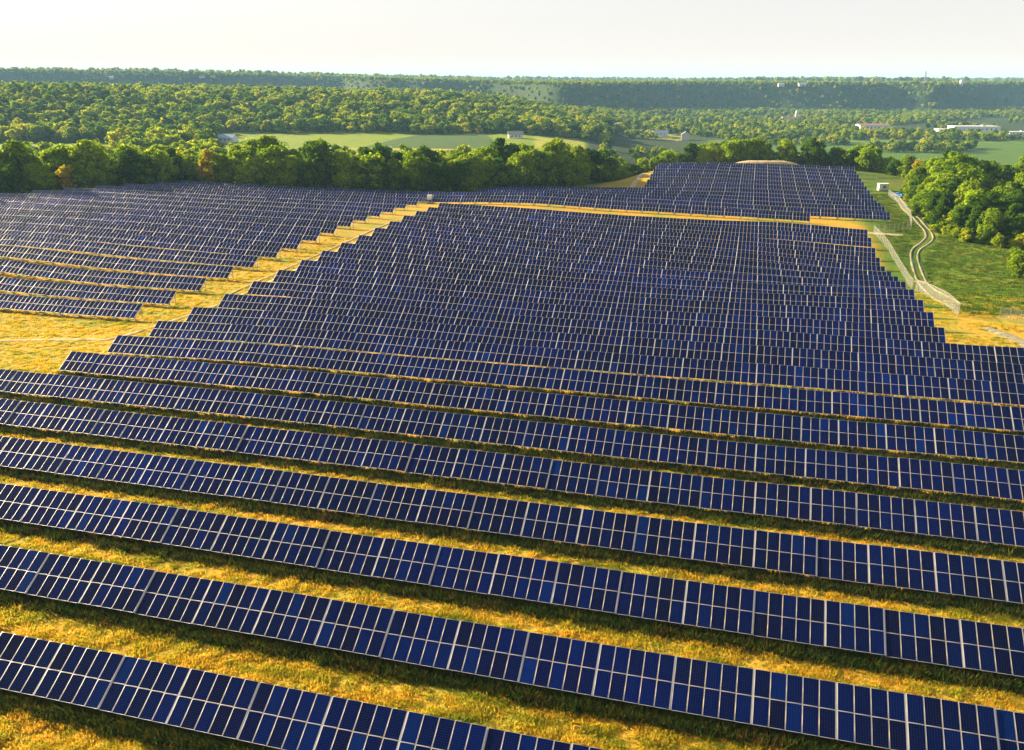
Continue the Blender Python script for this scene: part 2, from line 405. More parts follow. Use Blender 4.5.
# ------------------------------------------------------------------ dirt tracks draped on the ground
TRACKS = []
def draped(name, pts, wd, mat, label, lift=0.16, wob=0.25, seg=2.5, fold=1.0):
    pts = [np.array(p[:2], float) for p in pts]
    P = []
    for i in range(len(pts) - 1):                       # Catmull-Rom through the points
        p0 = pts[max(i - 1, 0)]; p1 = pts[i]; p2 = pts[i + 1]; p3 = pts[min(i + 2, len(pts) - 1)]
        k = max(2, int(np.linalg.norm(p2 - p1) / seg))
        for j in range(k):
            t = j / k
            P.append(0.5 * ((2 * p1) + (-p0 + p2) * t + (2 * p0 - 5 * p1 + 4 * p2 - p3) * t * t + (-p0 + 3 * p1 - 3 * p2 + p3) * t ** 3))
    P.append(pts[-1]); P = np.array(P); TRACKS.append((P, wd))
    T = np.gradient(P, axis=0); T /= np.linalg.norm(T, axis=1)[:, None] + 1e-9
    Nn = np.stack([-T[:, 1], T[:, 0]], 1)
    k = 5; cols = []
    arc = np.arange(len(P)) * 1.0
    for j in range(k):
        f = (j / (k - 1) - 0.5)
        wj = wd * (1 + wob * vnoise(arc / 3.0, arc * 0 + j * (3 if f < 0 else 7), 50))
        q = P + Nn * (f * wj)[:, None]
        fade = np.clip(np.sin(np.linspace(0, pi, len(P))) * 1.3, 0, 1) if lift > 1 else 1.0
        z = ground(q[:, 0], q[:, 1]) + fade * (lift * (1 if abs(f) < 0.2 else 0.8) if abs(f) < 0.45 else -0.02)
        cols.append(np.column_stack([q, z]))
    Vv = np.stack(cols, 1).reshape(-1, 3); idx = np.arange(len(P) * k).reshape(len(P), k)
    Ff = np.stack([idx[:-1, :-1].ravel(), idx[1:, :-1].ravel(), idx[1:, 1:].ravel(), idx[:-1, 1:].ravel()], 1)
    o = link_mesh(name, np_mesh(name, Vv, Ff, [mat], smooth=True))
    tag(o, label, 'track', kind='structure'); return o
def dirt_mat(name, a, b_):
    m, nt, b = new_mat(name)
    g = N(nt, 'ShaderNodeNewGeometry'); no = N(nt, 'ShaderNodeTexNoise'); no.inputs['Scale'].default_value = 0.9; no.inputs['Detail'].default_value = 8
    nt.links.new(g.outputs['Position'], no.inputs['Vector'])
    nt.links.new(ramp(nt, no.outputs['Fac'], [(0.35, a), (0.62, b_)]), b.inputs['Base Color'])
    b.inputs['Roughness'].default_value = 0.95
    return m
M_DIRT = dirt_mat('dry_dirt', (0.36, 0.24, 0.07), (0.55, 0.42, 0.24))
M_PALE = dirt_mat('pale_gravel', (0.13, 0.13, 0.055), (0.32, 0.26, 0.17))
def sv_xy(s, v):
    """inverse of sv_of (close enough)"""
    x = s * UX + v * VX; yp = s * UY + v * VY
    y = (yp - 39.4 * sin(DL)) / (cos(DL) + 0.0157 * sin(DL))
    return x, y
aisle = [sv_xy(-98.8, v) for v in (128, 150, 170, 190, 210, 230, 250, 268)]
start = [tuple(at(0, 341)[:2]), tuple(at(45, 340)[:2]), tuple(at(95, 339.5)[:2]), tuple(at(125, 336)[:2])]
draped('dirt_track', start + aisle[1:], 1.5, M_DIRT, 'sandy track climbing between the two blocks of solar rows')
draped('dirt_track', [sv_xy(-101.5, v) for v in (150, 180, 210, 240, 268)], 0.9, M_DIRT, 'second rut of the sandy track between the solar blocks')
row_v = lambda k: V0 + PIT * (k - 1)
draped('dirt_road', [sv_xy(s, row_v(24) + 2.2) for s in (-97, -70, -40, -10, 15, 30, 44)], 2.6, M_DIRT, 'straight ochre service road crossing the whole solar field')
draped('dirt_track', [tuple(at(*p)[:2]) for p in ((895, 197), (903, 209), (917, 222), (926, 234), (922, 242), (913, 249), (911, 258), (914, 271), (921, 286), (935, 299), (955, 309))], 0.75, M_PALE, 'left rut of the tan track winding down between grove and panels', seg=1.5, wob=0.8)
draped('dirt_track', [tuple(at(*p)[:2]) for p in ((900, 198), (910, 211), (924, 224), (933, 236), (930, 243), (920, 250), (918, 259), (922, 272), (930, 286), (948, 297), (966, 306))], 0.65, M_PALE, 'right rut of the tan track winding down between grove and panels', seg=1.5, wob=0.8)
draped('bare_patch', [tuple(at(*p)[:2]) for p in ((985, 328), (1000, 333), (1016, 340), (1030, 347))], 3.0, M_PALE, 'bare pale soil patch by the right edge of the field')
draped('bare_patch', [tuple(at(*p)[:2]) for p in ((915, 281), (922, 282), (930, 283))], 3.0, M_PALE, 'bare gravel pad at the corner of the fence')
draped('dirt_track', [sv_xy(-46.5, v) for v in (345, 365, 385, 405, 416)], 2.2, M_DIRT, 'pale access track beside the far block of panels')
draped('bare_patch', [sv_xy(s, 417.5) for s in (-14, -2, 10, 23)], 8.0, M_DIRT, 'sand bank behind the far block of panels', lift=3.1)

# ------------------------------------------------------------------ solar tables
MW, MH, MP = 0.992, 1.818, 1.02       # panel width, height, spacing along the row
ct, st_ = cos(TILT), sin(TILT)
def up_slope(t, n=0.0):
    """local (y, z) of a point t metres up the slope, n metres off the panel plane"""
    return t * ct - n * st_, H0 + t * st_ + n * ct
FR = 0.023
def panel_geo():
    """frame ring and glass in the panel's own plane: x across, y up the slope, z normal"""
    hx, hy, th, lip = MW / 2, MH / 2, 0.040, 0.006
    o = [(-hx, -hy), (hx, -hy), (hx, hy), (-hx, hy)]
    i_ = [(-hx + FR, -hy + FR), (hx - FR, -hy + FR), (hx - FR, hy - FR), (-hx + FR, hy - FR)]
    gv = [(x, y, 0.0) for x, y in i_]
    fv = [(x, y, lip) for x, y in o] + [(x, y, lip) for x, y in i_] + [(x, y, lip - th) for x, y in o] + [(x, y, 0.0) for x, y in i_]
    ff = []
    for k in range(4):
        n = (k + 1) % 4
        ff.append((k, n, 4 + n, 4 + k)); ff.append((8 + k, 8 + n, n, k)); ff.append((4 + k, 4 + n, 12 + n, 12 + k))
    ff.append((11, 10, 9, 8))
    return gv, fv, ff
gv, fv, ff = panel_geo()
UVQ = [(0, 0), (1, 0), (1, 1), (0, 1)]
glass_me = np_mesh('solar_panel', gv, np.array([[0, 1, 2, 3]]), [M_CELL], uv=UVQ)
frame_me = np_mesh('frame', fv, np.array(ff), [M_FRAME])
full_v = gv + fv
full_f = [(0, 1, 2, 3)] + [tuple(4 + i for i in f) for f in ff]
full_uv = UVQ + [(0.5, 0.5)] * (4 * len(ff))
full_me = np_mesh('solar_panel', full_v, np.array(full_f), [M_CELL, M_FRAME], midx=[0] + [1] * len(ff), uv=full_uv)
# panel frame of reference inside a table
def panel_mat(i, j, ncol):
    x = (i - (ncol - 1) / 2) * MP
    t = MH / 2 + 0.010 + j * (MH + 0.018)
    y, z = up_slope(t, 0.0)
    R = Matrix.Rotation(TILT, 4, 'X')
    return Matrix.Translation((x, y, z)) @ R
def support_geo(ncol):
    b = MB(); W = ncol * MP
    for t in (0.55, 1.45, 2.35, 3.2):
        y, z = up_slope(t, -0.075)
        b.box((0, y, z), (W - 0.05, 0.05, 0.07), Matrix.Rotation(TILT, 3, 'X'))
    for sx in (-1, 1):
        y0, z0 = up_slope(0.02, -0.012); y1, z1 = up_slope(SL - 0.02, -0.012)
        b.bar((sx * (W / 2 + 0.012), y0, z0), (sx * (W / 2 + 0.012), y1, z1), 0.05, 0.03)
    for x in (-W / 2 + 0.05, 0, W / 2 - 0.05):
        y0, z0 = up_slope(0.12, -0.16); y1, z1 = up_slope(SL - 0.12, -0.16)
        b.bar((x, y0, z0), (x, y1, z1), 0.07, 0.09)
        ya, za = up_slope(0.9, -0.2)
        b.bar((x, ya, za), (x, up_slope(2.55)[0], 0.75), 0.05)
    return b
def post_geo(front):
    b = MB()
    y, z = up_slope(0.55 if front else 2.75, -0.2)
    b.box((0, y, (z - 0.5) / 2), (0.14, 0.12, z + 0.5))
    b.box((0, y, z - 0.02), (0.14, 0.12, 0.04))
    return b
sup_me = {n: support_geo(n).mesh('support_frame', M_STEEL) for n in (4, 5)}
post_me = {f: post_geo(f).mesh('post', M_STEEL) for f in (True, False)}

# columns of tables along the rows
E_main = [-96.9, -91.75, -86.6, -82.4, -78.2, -74.0, -69.8]
while len(E_main) < 22: E_main.append(E_main[-1] + 5.19)
E_main.append(E_main[-1] + 4.17)
for _ in range(4): E_main.append(E_main[-1] + 5.19)
RIGHT = E_main[-1]
def edges_between(a, b, wd=5.19):
    out = [a]
    while out[-1] + wd <= b + 0.3: out.append(out[-1] + wd)
    return out
def row_spans(k):
    sp = []
    def cols(E): return list(zip(E[:-1], E[1:]))
    if 1 <= k <= 6:
        L = [-96.9 - 5.19 * i for i in range(6, 0, -1)]
        E = L + E_main + [RIGHT + 5.19 * i for i in range(1, 8)]
        sp += cols(E)
    elif 7 <= k <= 11:
        sp += cols(E_main + [RIGHT + 5.19 * i for i in range(1, 8)])
    elif 12 <= k <= 23:
        sp += cols(E_main)
    if 10 <= k <= 26:
        n = 34
        E = [-107.8 - 4.17 * i for i in range(n, -1, -1)]
        lim = -255 if k < 20 else -242 + (k - 20) * 4.2
        E = [e for e in E if e > lim]
        sp += cols(E)
    if k == 25: sp += cols([e - 9.3 for e in edges_between(-97 - 5.19 , 29.4)])
    if k == 26: sp += cols(edges_between(-107.8, 43))
    if 27 <= k <= 30: sp += cols([42.4 - 5.19 * i for i in range(27, -1, -1)])
    if 31 <= k <= 37: sp += cols([42.2 - 5.19 * i for i in range(16, -1, -1)])
    return sp
tables = []
for k in range(1, 38):
    v = row_v(k)
    for a, b in row_spans(k):
        ncol = 5 if (b - a) > 4.7 else 4
        jit = random.gauss(0, 0.022)
        za, zb = dz_sv(np.array([a, b]), np.array([v, v]))
        P = []
        for s, d in ((a, za), (b, zb)):
            x = s * UX + v * VX; yp = s * UY + v * VY; zp = -H_EDGE + d + jit
            P.append(np.array([x, yp * cos(DL) + zp * sin(DL), CZ + zp * cos(DL) - yp * sin(DL)]))
        X = P[1] - P[0]; X /= np.linalg.norm(X)
        Z = np.array([0, 0, 1.0]); Z = Z - X * (X @ Z); Z /= np.linalg.norm(Z); Y = np.cross(Z, X)
        c = (P[0] + P[1]) / 2 - Z * H0
        top = c + Y * SL * ct + Z * (H0 + SL * st_)
        hw = (b - a) / 2
        ang = random.gauss(0, 0.0035); Y, Z = Y * cos(ang) + Z * sin(ang), Z * cos(ang) - Y * sin(ang)
        cs = np.array([c - X * hw + Z * H0, c + X * hw + Z * H0, top - X * hw, top + X * hw])
        px, py, dep = project(cs)
        mid = project(np.array([(cs.sum(0)) / 4]))
        inx = (px.max() > 2) & (px.min() < 1022) & (py.min() < 748) & (py.max() > 2) & (dep.min() > 1)
        if px.max() < -90 or px.min() > 1024 + 110: continue
        M = Matrix(((X[0], Y[0], Z[0], c[0]), (X[1], Y[1], Z[1], c[1]), (X[2], Y[2], Z[2], c[2]), (0, 0, 0, 1)))
        tables.append(dict(k=k, n=ncol, M=M, d=float(dep.mean()), vis=bool(inx), px=float(mid[0][0])))
vis = sorted([t for t in tables if t['vis']], key=lambda t: t['d'])
near = vis[:300]; near_ids = set(id(t) for t in near)
rest = [t for t in tables if id(t) not in near_ids]
print('tables', len(tables), 'visible', len(vis), 'rest', len(rest))
proto = {}
def table_from(t, label, with_frame):
    root = bpy.data.objects.new('solar_table', None); COL.objects.link(root); root.empty_display_size = 0.5
    root.matrix_world = t['M']
    tag(root, label, 'solar panels', 'solar tables standing in long rows across the field')
    for j in range(2):
        for i in range(t['n']):
            p = link_mesh('solar_panel', glass_me if with_frame else full_me, root)
            p.matrix_local = panel_mat(i, j, t['n'])
            if with_frame: link_mesh('frame', frame_me, p)
    link_mesh('support_frame', sup_me[t['n']], root)
    W = t['n'] * MP
    for x in (-W / 2 + 0.10, W / 2 - 0.10):
        for fr in (True, False):
            q = link_mesh('post', post_me[fr], root); q.location = (x, 0, 0)
byrow = {}
for t in near: byrow.setdefault((t['k'], t['px'] < 460 and t['k'] >= 10 and False), []).append(t)
for (k, _), L in sorted(byrow.items()):
    L.sort(key=lambda t: t['px'])
    for i, t in enumerate(L):
        n = 'ten-panel' if t['n'] == 5 else 'eight-panel'
        row = 'the nearest row' if k == 1 else 'the %s row up from the bottom' % ordn(k)
        lab = 'dark blue %s table, %s from the left in %s' % (n, ordn(i + 1), row)
        table_from(t, lab, k <= 3)
# everything beyond the nearest 300: one mass of identical tables
def far_mass(L):
    FV = np.array(full_v); FF = np.array(full_f); 
    MI = np.array([0] + [1] * len(ff)); UVA = np.array(full_uv)
    pm = {n: [np.array(panel_mat(i, j, n)) for j in range(2) for i in range(n)] for n in (4, 5)}
    VV, F4, MM, UU = [], [], [], []; base = 0
    extra = {}
    for n in (4, 5):
        b = MB(); W = n * MP
        y0, z0 = up_slope(0.1, -0.1); y1, z1 = up_slope(SL - .1, -0.1)
        for x in (-W / 2 + .1, W / 2 - .1):
            b.bar((x, y0, z0), (x, y1, z1), 0.08, 0.10)
            sx = 1 if x > 0 else -1; ya, za = up_slope(0.02, -0.012); yb, zb = up_slope(SL - 0.02, -0.012)
            b.bar((sx * (W / 2 + 0.012), ya, za), (sx * (W / 2 + 0.012), yb, zb), 0.05, 0.03)
            for t in (0.55, 2.75):
                y, z = up_slope(t, -0.15); b.box((x, y, (z - .5) / 2), (0.15, 0.14, z + 0.5))
        extra[n] = (np.array(b.v), np.array(b.f))
    for t in L:
        M = np.array(t['M'])
        for P in pm[t['n']]:
            A = M @ P
            v = FV @ A[:3, :3].T + A[:3, 3]
            VV.append(v); F4.append(FF + base); MM.append(MI); UU.append(UVA); base += len(v)
        ev, ef = extra[t['n']]
        v = ev @ M[:3, :3].T + M[:3, 3]
        VV.append(v); F4.append(ef + base); MM.append(np.full(len(ef), 2)); UU.append(np.full((len(ef) * 4, 2), 0.5)); base += len(v)
    me = np_mesh('distant_solar_tables', np.concatenate(VV), np.concatenate(F4), [M_CELL, M_FRAME, M_STEEL], midx=np.concatenate(MM), uv=np.concatenate(UU))
    o = link_mesh('distant_solar_tables', me)
    tag(o, 'mass of distant blue solar tables covering the far field', 'solar panels', kind='stuff')
far_mass(rest)

# ------------------------------------------------------------------ trees
AZ_ = radians(15.4)
def leaf_mat(name, stops, patch=False, trans=0.5):
    m, nt, b = new_mat(name)
    oi = N(nt, 'ShaderNodeObjectInfo'); g = N(nt, 'ShaderNodeNewGeometry')
    col = ramp(nt, oi.outputs['Random'], stops)
    if patch:
        no = N(nt, 'ShaderNodeTexNoise'); no.inputs['Scale'].default_value = 0.55; no.inputs['Detail'].default_value = 4; mp = N(nt, 'ShaderNodeMapping'); mp.vector_type = 'TEXTURE'; mp.inputs['Rotation'].default_value = (0, 0, -AZ_); mp.inputs['Scale'].default_value = (5.0, 0.8, 1.0)
        nt.links.new(g.outputs['Position'], mp.inputs['Vector']); nt.links.new(mp.outputs[0], no.inputs['Vector'])
        pc = ramp(nt, no.outputs['Fac'], [(0.34, (0.38, 0.60, 0.5)), (0.46, (0.85, 0.95, 0.8)), (0.56, (1, 0.98, 0.9)), (0.68, (1.15, 1.0, 1.0))])
        m0 = N(nt, 'ShaderNodeMix', data_type='RGBA', blend_type='MULTIPLY'); m0.inputs[0].default_value = 1
        nt.links.new(col, m0.inputs[6]); nt.links.new(pc, m0.inputs[7]); col = m0.outputs[2]
    isl = ramp(nt, g.outputs['Random Per Island'], [(0, (0.62, 0.66, 0.62)), (0.6, (1, 1, 1)), (1, (1.45, 1.35, 1.0))])
    mu = N(nt, 'ShaderNodeMix', data_type='RGBA', blend_type='MULTIPLY'); mu.inputs[0].default_value = 1
    nt.links.new(col, mu.inputs[6]); nt.links.new(isl, mu.inputs[7])
    df = N(nt, 'ShaderNodeBsdfDiffuse'); tr = N(nt, 'ShaderNodeBsdfTranslucent'); ms = N(nt, 'ShaderNodeMixShader'); ms.inputs[0].default_value = trans
    nt.links.new(mu.outputs[2], df.inputs[0]); nt.links.new(mu.outputs[2], tr.inputs[0])
    nt.links.new(df.outputs[0], ms.inputs[1]); nt.links.new(tr.outputs[0], ms.inputs[2])
    nt.links.new(ms.outputs[0], nt.nodes['Material Output'].inputs[0])
    return m
M_LEAF = {
    'dark green': leaf_mat('dark_leaves', [(0, (0.055, 0.12, 0.006)), (1, (0.09, 0.17, 0.008))]),
    'mid green': leaf_mat('green_leaves', [(0, (0.17, 0.27, 0.007)), (1, (0.25, 0.34, 0.009))]),
    'bright yellow-green': leaf_mat('yellow_green_leaves', [(0, (0.21, 0.33, 0.008)), (1, (0.31, 0.41, 0.010))]),
    'golden yellow': leaf_mat('golden_leaves', [(0, (0.42, 0.34, 0.015)), (1, (0.50, 0.36, 0.02))]),
    'rust-tinged': leaf_mat('rust_leaves', [(0, (0.19, 0.12, 0.02)), (1, (0.24, 0.14, 0.025))])}
M_WOOD = leaf_mat('woodland_leaves', [(0.0, (0.05, 0.11, 0.006)), (0.3, (0.13, 0.22, 0.006)), (0.6, (0.26, 0.35, 0.007)), (0.88, (0.40, 0.45, 0.009)), (1.0, (0.50, 0.48, 0.012))])
M_BARK = plain('bark', (0.13, 0.10, 0.075), 0.9, 0, 0.3, 4)

def crown_geo(seed, R=4.6, Hc=9.0, z0=3.2, clumps=26, per=110, leaf=0.55, shape=1.0):
    r = np.random.default_rng(seed)
    C = []
    while len(C) < clumps:
        p = r.uniform(-1, 1, 3)
        q = np.linalg.norm(p)
        if q > 1 or q < 0.25: continue
        hfrac = (p[2] + 1) / 2
        wid = (1.0 - 0.55 * hfrac ** 2) * shape if hfrac > 0.35 else (0.72 + 0.8 * hfrac)
        C.append((p[0] * R * wid * 0.8, p[1] * R * wid * 0.8, z0 + hfrac * Hc * 0.88 + r.normal(0, 0.2)))
    C = np.array(C); rad = (0.17 + 0.26 * r.random(clumps) ** 1.3) * R
    VV = []
    for c, ra in zip(C, rad):
        d = r.normal(size=(per, 3)); d[:, 2] = d[:, 2] * 0.9 + 0.25; d /= np.linalg.norm(d, axis=1)[:, None]
        rr = ra * (0.62 + 0.42 * r.random(per) ** 0.6) * (1 + 0.22 * np.sin(5 * d[:, 0] + seed) * np.cos(4 * d[:, 1]))
        p = c + d * rr[:, None] * np.array([1, 1, 0.78])
        nrm = d + r.normal(0, 0.45, (per, 3)); nrm /= np.linalg.norm(nrm, axis=1)[:, None]
        a = np.cross(nrm, r.normal(size=(per, 3))); a /= np.linalg.norm(a, axis=1)[:, None] + 1e-9
        b = np.cross(nrm, a)
        sz = leaf * r.uniform(0.6, 1.35, (per, 1))
        a = a * sz * 0.62; b = b * sz * 0.5
        VV.append(np.stack([p - a, p - b * 0.9, p + a * 1.1, p + b], 1).reshape(-1, 3))
    Vv = np.concatenate(VV); Ff = np.arange(len(Vv)).reshape(-1, 4)
    return Vv, Ff, C
def trunk_geo(C, seed, h=4.2, r0=0.34):
    r = random.Random(seed); b = MB()
    b.tube([(0, 0, -0.8), (0.05, 0.02, h * 0.5), (0.1, -0.05, h), (0.05, 0.05, h + 3.5)], [r0 * 1.35, r0, r0 * 0.8, r0 * 0.25], 7)
    for c in sorted(C.tolist(), key=lambda c: r.random())[:9]:
        z = r.uniform(h * 0.55, h + 1.5)
        mid = (c[0] * 0.5, c[1] * 0.5, z + (c[2] - z) * 0.4)
        b.tube([(0.05, 0, z), mid, tuple(c)], [r0 * 0.42, r0 * 0.28, r0 * 0.08], 5)
    return b
NP = 7
TREE = []
for i in range(NP):
    shp = [(4.6, 9.6, 1.6), (5.4, 9.2, 1.3), (4.0, 11.0, 1.4), (3.6, 8.8, 1.2), (5.0, 10.6, 1.8), (4.4, 8.0, 1.0), (3.4, 10.2, 1.2)][i]
    Vv, Ff, C = crown_geo(100 + i, shp[0], shp[1], shp[2], clumps=34 + 3 * (i % 3), per=190, leaf=0.46)
    cm = {c: np_mesh('crown', Vv, Ff, [m]) for c, m in M_LEAF.items()}
    tm = trunk_geo(C, i).mesh('trunk', M_BARK, True)
    TREE.append((cm, tm, shp[1] + shp[2]))
tree_list = []
def tree(x, y, h, colour, belt):
    i = random.randrange(NP); cm, tm, th = TREE[i]
    tree_list.append(dict(x=x, y=y, z=gz(x, y), s=h / th, i=i, col=colour, belt=belt, rz=random.uniform(0, 6.28)))
def pick(wts): return random.choices(list(M_LEAF), weights=wts)[0]
# belt behind the left and middle blocks
def belt_line(pts, n):
    P = np.array(pts, float); L = np.concatenate([[0], np.cumsum(np.linalg.norm(np.diff(P, axis=0), axis=1))])
    t = np.linspace(0, L[-1], n)
    return np.stack([np.interp(t, L, P[:, 0]), np.interp(t, L, P[:, 1])], 1)
edge = [sv_xy(*p) for p in ((-262, 228), (-243, 262), (-222, 303), (-180, 306), (-140, 307), (-112, 316), (-100, 338), (-84, 349), (-72, 352))]
for off, n in ((0, 44), (11, 42), (23, 40)):
    for q in belt_line(edge, n):
        x = q[0] + VX * off + random.uniform(-2.5, 2.5) - off * 0.1; y = q[1] + VY * off + random.uniform(-2.5, 2.5)
        a = project([x, y, 5])[0]
        wts = [2, 4, 4, 0.5, 0.04] if 170 > a or 300 < a < 360 else [3, 4, 3, 0.25, 0.03]
        tree(x, y, random.uniform(9, 15) * random.choice((0.85, 1, 1, 1.25)) + (1.5 if a < 230 else 4.0), pick(wts), 'behind the left solar block')
edge2 = [sv_xy(*p) for p in ((-78, 362), (-72, 384), (-64, 402), (-54, 418), (-44, 427), (-20, 430), (5, 430), (30, 424), (52, 415), (64, 400), (76, 380), (84, 365))]
for off, n in ((0, 40), (12, 34)):
    for q in belt_line(edge2, n):
        x = q[0] + VX * off + random.uniform(-2.5, 2.5); y = q[1] + VY * off + random.uniform(-2, 2)
        a = project([x, y, 5])[0]
        wts = [1, 3, 5, 1, .02] if a > 855 else [3, 4, 4, 0.2, 0.04]
        tree(x, y, (random.uniform(10, 15) - (3 if a > 815 else 0)) * random.choice((0.8, 1, 1, 1.15)), pick(wts), 'behind the far solar block')
# the grove on the right
gp = [tuple(at(*p)[:2]) for p in ((1040, 248), (1010, 246), (985, 243), (960, 236), (938, 220), (924, 204), (915, 190))]
for off, n, hh in ((0, 18, 10), (8, 18, 13), (17, 17, 16), (28, 15, 17), (41, 13, 18), (56, 9, 17)):
    for q in belt_line(gp, n):
        x = q[0] + off * 0.92 + random.uniform(-2, 2); y = q[1] + off * 0.35 + random.uniform(-2, 2)
        if abs(x) > 0.63 * y + 22: continue
        hh_ = hh * (0.68 if off > 15 and project([x, y, 0])[0] > 965 else 1)
        tree(x, y, hh_ * random.uniform(0.85, 1.12), pick([4, 5, 3, 0.05, 0.02]), 'in the grove beside the gravel track')
# a bush by the right photo edge
bq = at(1018, 278)
for dx, dy in ((0, 0), (5, -3), (9, 4), (3, 8)):
    tree(bq.x + dx, bq.y + dy, 6.5, 'mid green', 'standing alone on the green slope')
print('trees', len(tree_list))
for belt in sorted(set(t['belt'] for t in tree_list)):
    L = [t for t in tree_list if t['belt'] == belt]
    for t in L: t['px'] = float(project([t['x'], t['y'], t['z']])[0])
    L.sort(key=lambda t: t['px'])
    cnt = {}
    for t in L:
        cnt[t['col']] = cnt.get(t['col'], 0) + 1
        r = empty('broadleaf_tree', (t['x'], t['y'], t['z'] - 0.1), t['rz']); r.scale = (t['s'] * random.uniform(0.85, 1.3), t['s'] * random.uniform(0.85, 1.3), t['s'])
        tag(r, '%s tree, %s such from the left %s' % (t['col'], ordn(cnt[t['col']]), belt), 'tree', 'broadleaf trees ' + belt)
        cm, tm, _ = TREE[t['i']]
        link_mesh('trunk', tm, r); link_mesh('crown', cm[t['col']], r)

# woodland too dense to count: instanced on points
def scatter(name, pts, sc, protos, label, cat):
    me = bpy.data.meshes.new(name); pts = np.asarray(pts, np.float32)
    me.vertices.add(len(pts)); me.vertices.foreach_set('co', pts.ravel())
    a = me.attributes.new('size', 'FLOAT', 'POINT'); a.data.foreach_set('value', np.asarray(sc, np.float32))
    a = me.attributes.new('turn', 'FLOAT', 'POINT'); a.data.foreach_set('value', rng.uniform(0, 6.28, len(pts)).astype(np.float32))
    me.update()
    o = link_mesh(name, me)
    col = bpy.data.collections.new(name + '_kinds')
    for p in protos: col.objects.link(p)
    ng = bpy.data.node_groups.new(name, 'GeometryNodeTree')
    ng.interface.new_socket('Geometry', in_out='INPUT', socket_type='NodeSocketGeometry'); ng.interface.new_socket('Geometry', in_out='OUTPUT', socket_type='NodeSocketGeometry')
    gi = ng.nodes.new('NodeGroupInput'); go = ng.nodes.new('NodeGroupOutput')
    ip = ng.nodes.new('GeometryNodeInstanceOnPoints'); ci = ng.nodes.new('GeometryNodeCollectionInfo')
    ci.inputs['Collection'].default_value = col; ci.inputs['Separate Children'].default_value = True; ci.inputs['Reset Children'].default_value = True
    ip.inputs['Pick Instance'].default_value = True
    sa = ng.nodes.new('GeometryNodeInputNamedAttribute'); sa.data_type = 'FLOAT'; sa.inputs['Name'].default_value = 'size'
    ta = ng.nodes.new('GeometryNodeInputNamedAttribute'); ta.data_type = 'FLOAT'; ta.inputs['Name'].default_value = 'turn'
    cx = ng.nodes.new('ShaderNodeCombineXYZ')
    L = ng.links.new
    L(gi.outputs[0], ip.inputs['Points']); L(ci.outputs[0], ip.inputs['Instance'])
    L(sa.outputs['Attribute'], ip.inputs['Scale']); L(ta.outputs['Attribute'], cx.inputs[2]); L(cx.outputs[0], ip.inputs['Rotation'])
    L(ip.outputs[0], go.inputs[0])
    md = o.modifiers.new('scatter', 'NODES'); md.node_group = ng
    tag(o, label, cat, kind='stuff')
    return o
def proto_obj(name, me): return bpy.data.objects.new(name, me)
mid_p = []
for i in range(6):
    Vv, Ff, C = crown_geo(300 + i, 4.4 + 0.5 * (i % 3), 7.5 + i % 3, 1.2, clumps=20, per=70, leaf=0.85)
    mid_p.append(proto_obj('wood_tree', np_mesh('wood_tree', Vv, Ff, [M_WOOD])))
far_p = []
for i in range(4):
    Vv, Ff, C = crown_geo(400 + i, 5.0, 8.0, 0.5, clumps=12, per=24, leaf=1.9)
    far_p.append(proto_obj('far_tree', np_mesh('far_tree', Vv, Ff, [M_WOOD])))
def wood_points(x0, x1, y0, y1, sp, mask):
    nx = int((x1 - x0) / sp); ny = int((y1 - y0) / sp)
    X, Y = np.meshgrid(np.linspace(x0, x1, nx), np.linspace(y0, y1, ny))
    X = X.ravel() + rng.uniform(-.45, .45, X.size) * sp; Y = Y.ravel() + rng.uniform(-.45, .45, Y.size) * sp
    k = (np.abs(X) < 0.64 * Y + 25) & mask(X, Y)
    X, Y = X[k], Y[k]
    return np.stack([X, Y, ground(X, Y) - 0.3], 1)
def a_of(x, y): return x / y
def m_hill(x, y):
    s, v = sv_of(x, y); a = a_of(x, y); n = fbm(x / 60, y / 60, 3, 61)
    inner = np.where(a < -0.335 + 0.01 * n, (v > 338), (y > 868 + 14 * n) & (a < 0.11))
    gap = (y > 560) & (y < 750) & (a < -0.45 + 0.02 * n)
    house = ((a > -0.395) & (a < -0.365) & (y > 600) & (y < 655)) | ((a > -0.36) & (a < -0.31) & (y > 640) & (y < 735))
    deep = (a > -0.36) & (a < 0.14) & (s < -60) & (v > 372 + 6 * n) & (y < 540 + 16 * n) & (y > 380)
    return (inner | deep) & ~gap & ~house & (s < 60) & (y < 1450)
P1 = wood_points(-900, 170, 330, 1450, 9.5, m_hill)
scatter('hill_forest', P1, rng.uniform(0.85, 1.7, len(P1)), mid_p, 'dense summer woodland covering the left hill', 'forest')
def m_valley(x, y):
    a = a_of(x, y); n = fbm(x / 90, y / 90, 3, 71); n2 = fbm(x / 40, y / 40, 2, 72)
    base = ((a > 0.075) | (y > 1400)) & (y > 1010) & (n > -0.22 + 0.35 * ((y < 1400) & (a > 0.4)))
    hedge = (a > 0.10) & (a < 0.20) & (y > 560) & (y < 800) & (n2 > 0.1)
    wood = (a > 0.40) & (a < 0.525) & (y > 850) & (y < 925)
    wood2 = (a > 0.26) & (a < 0.38) & (y > 950) & (y < 1010)
    clear = np.zeros(len(x), bool)
    for (px, py, wx, wy) in ((615, 126, 40, 60), (660, 134, 40, 60), (684, 138, 40, 60), (872, 128, 60, 110), (972, 130, 80, 130), (1016, 134, 50, 80), (790, 121, 50, 80)):
        q = at(px, py); clear |= (np.abs(x - q.x) < wx) & (y < q.y + 12) & (y > q.y - wy)
    return (base | hedge | wood | wood2) & ~clear & (y < bluff_edge(x, y))
P2 = wood_points(-1200, 1400, 540, 2450, 10.5, m_valley)
scatter('valley_woodland', P2, rng.uniform(0.65, 1.15, len(P2)), mid_p, 'loose woods and hedgerows across the hazy valley floor', 'forest')
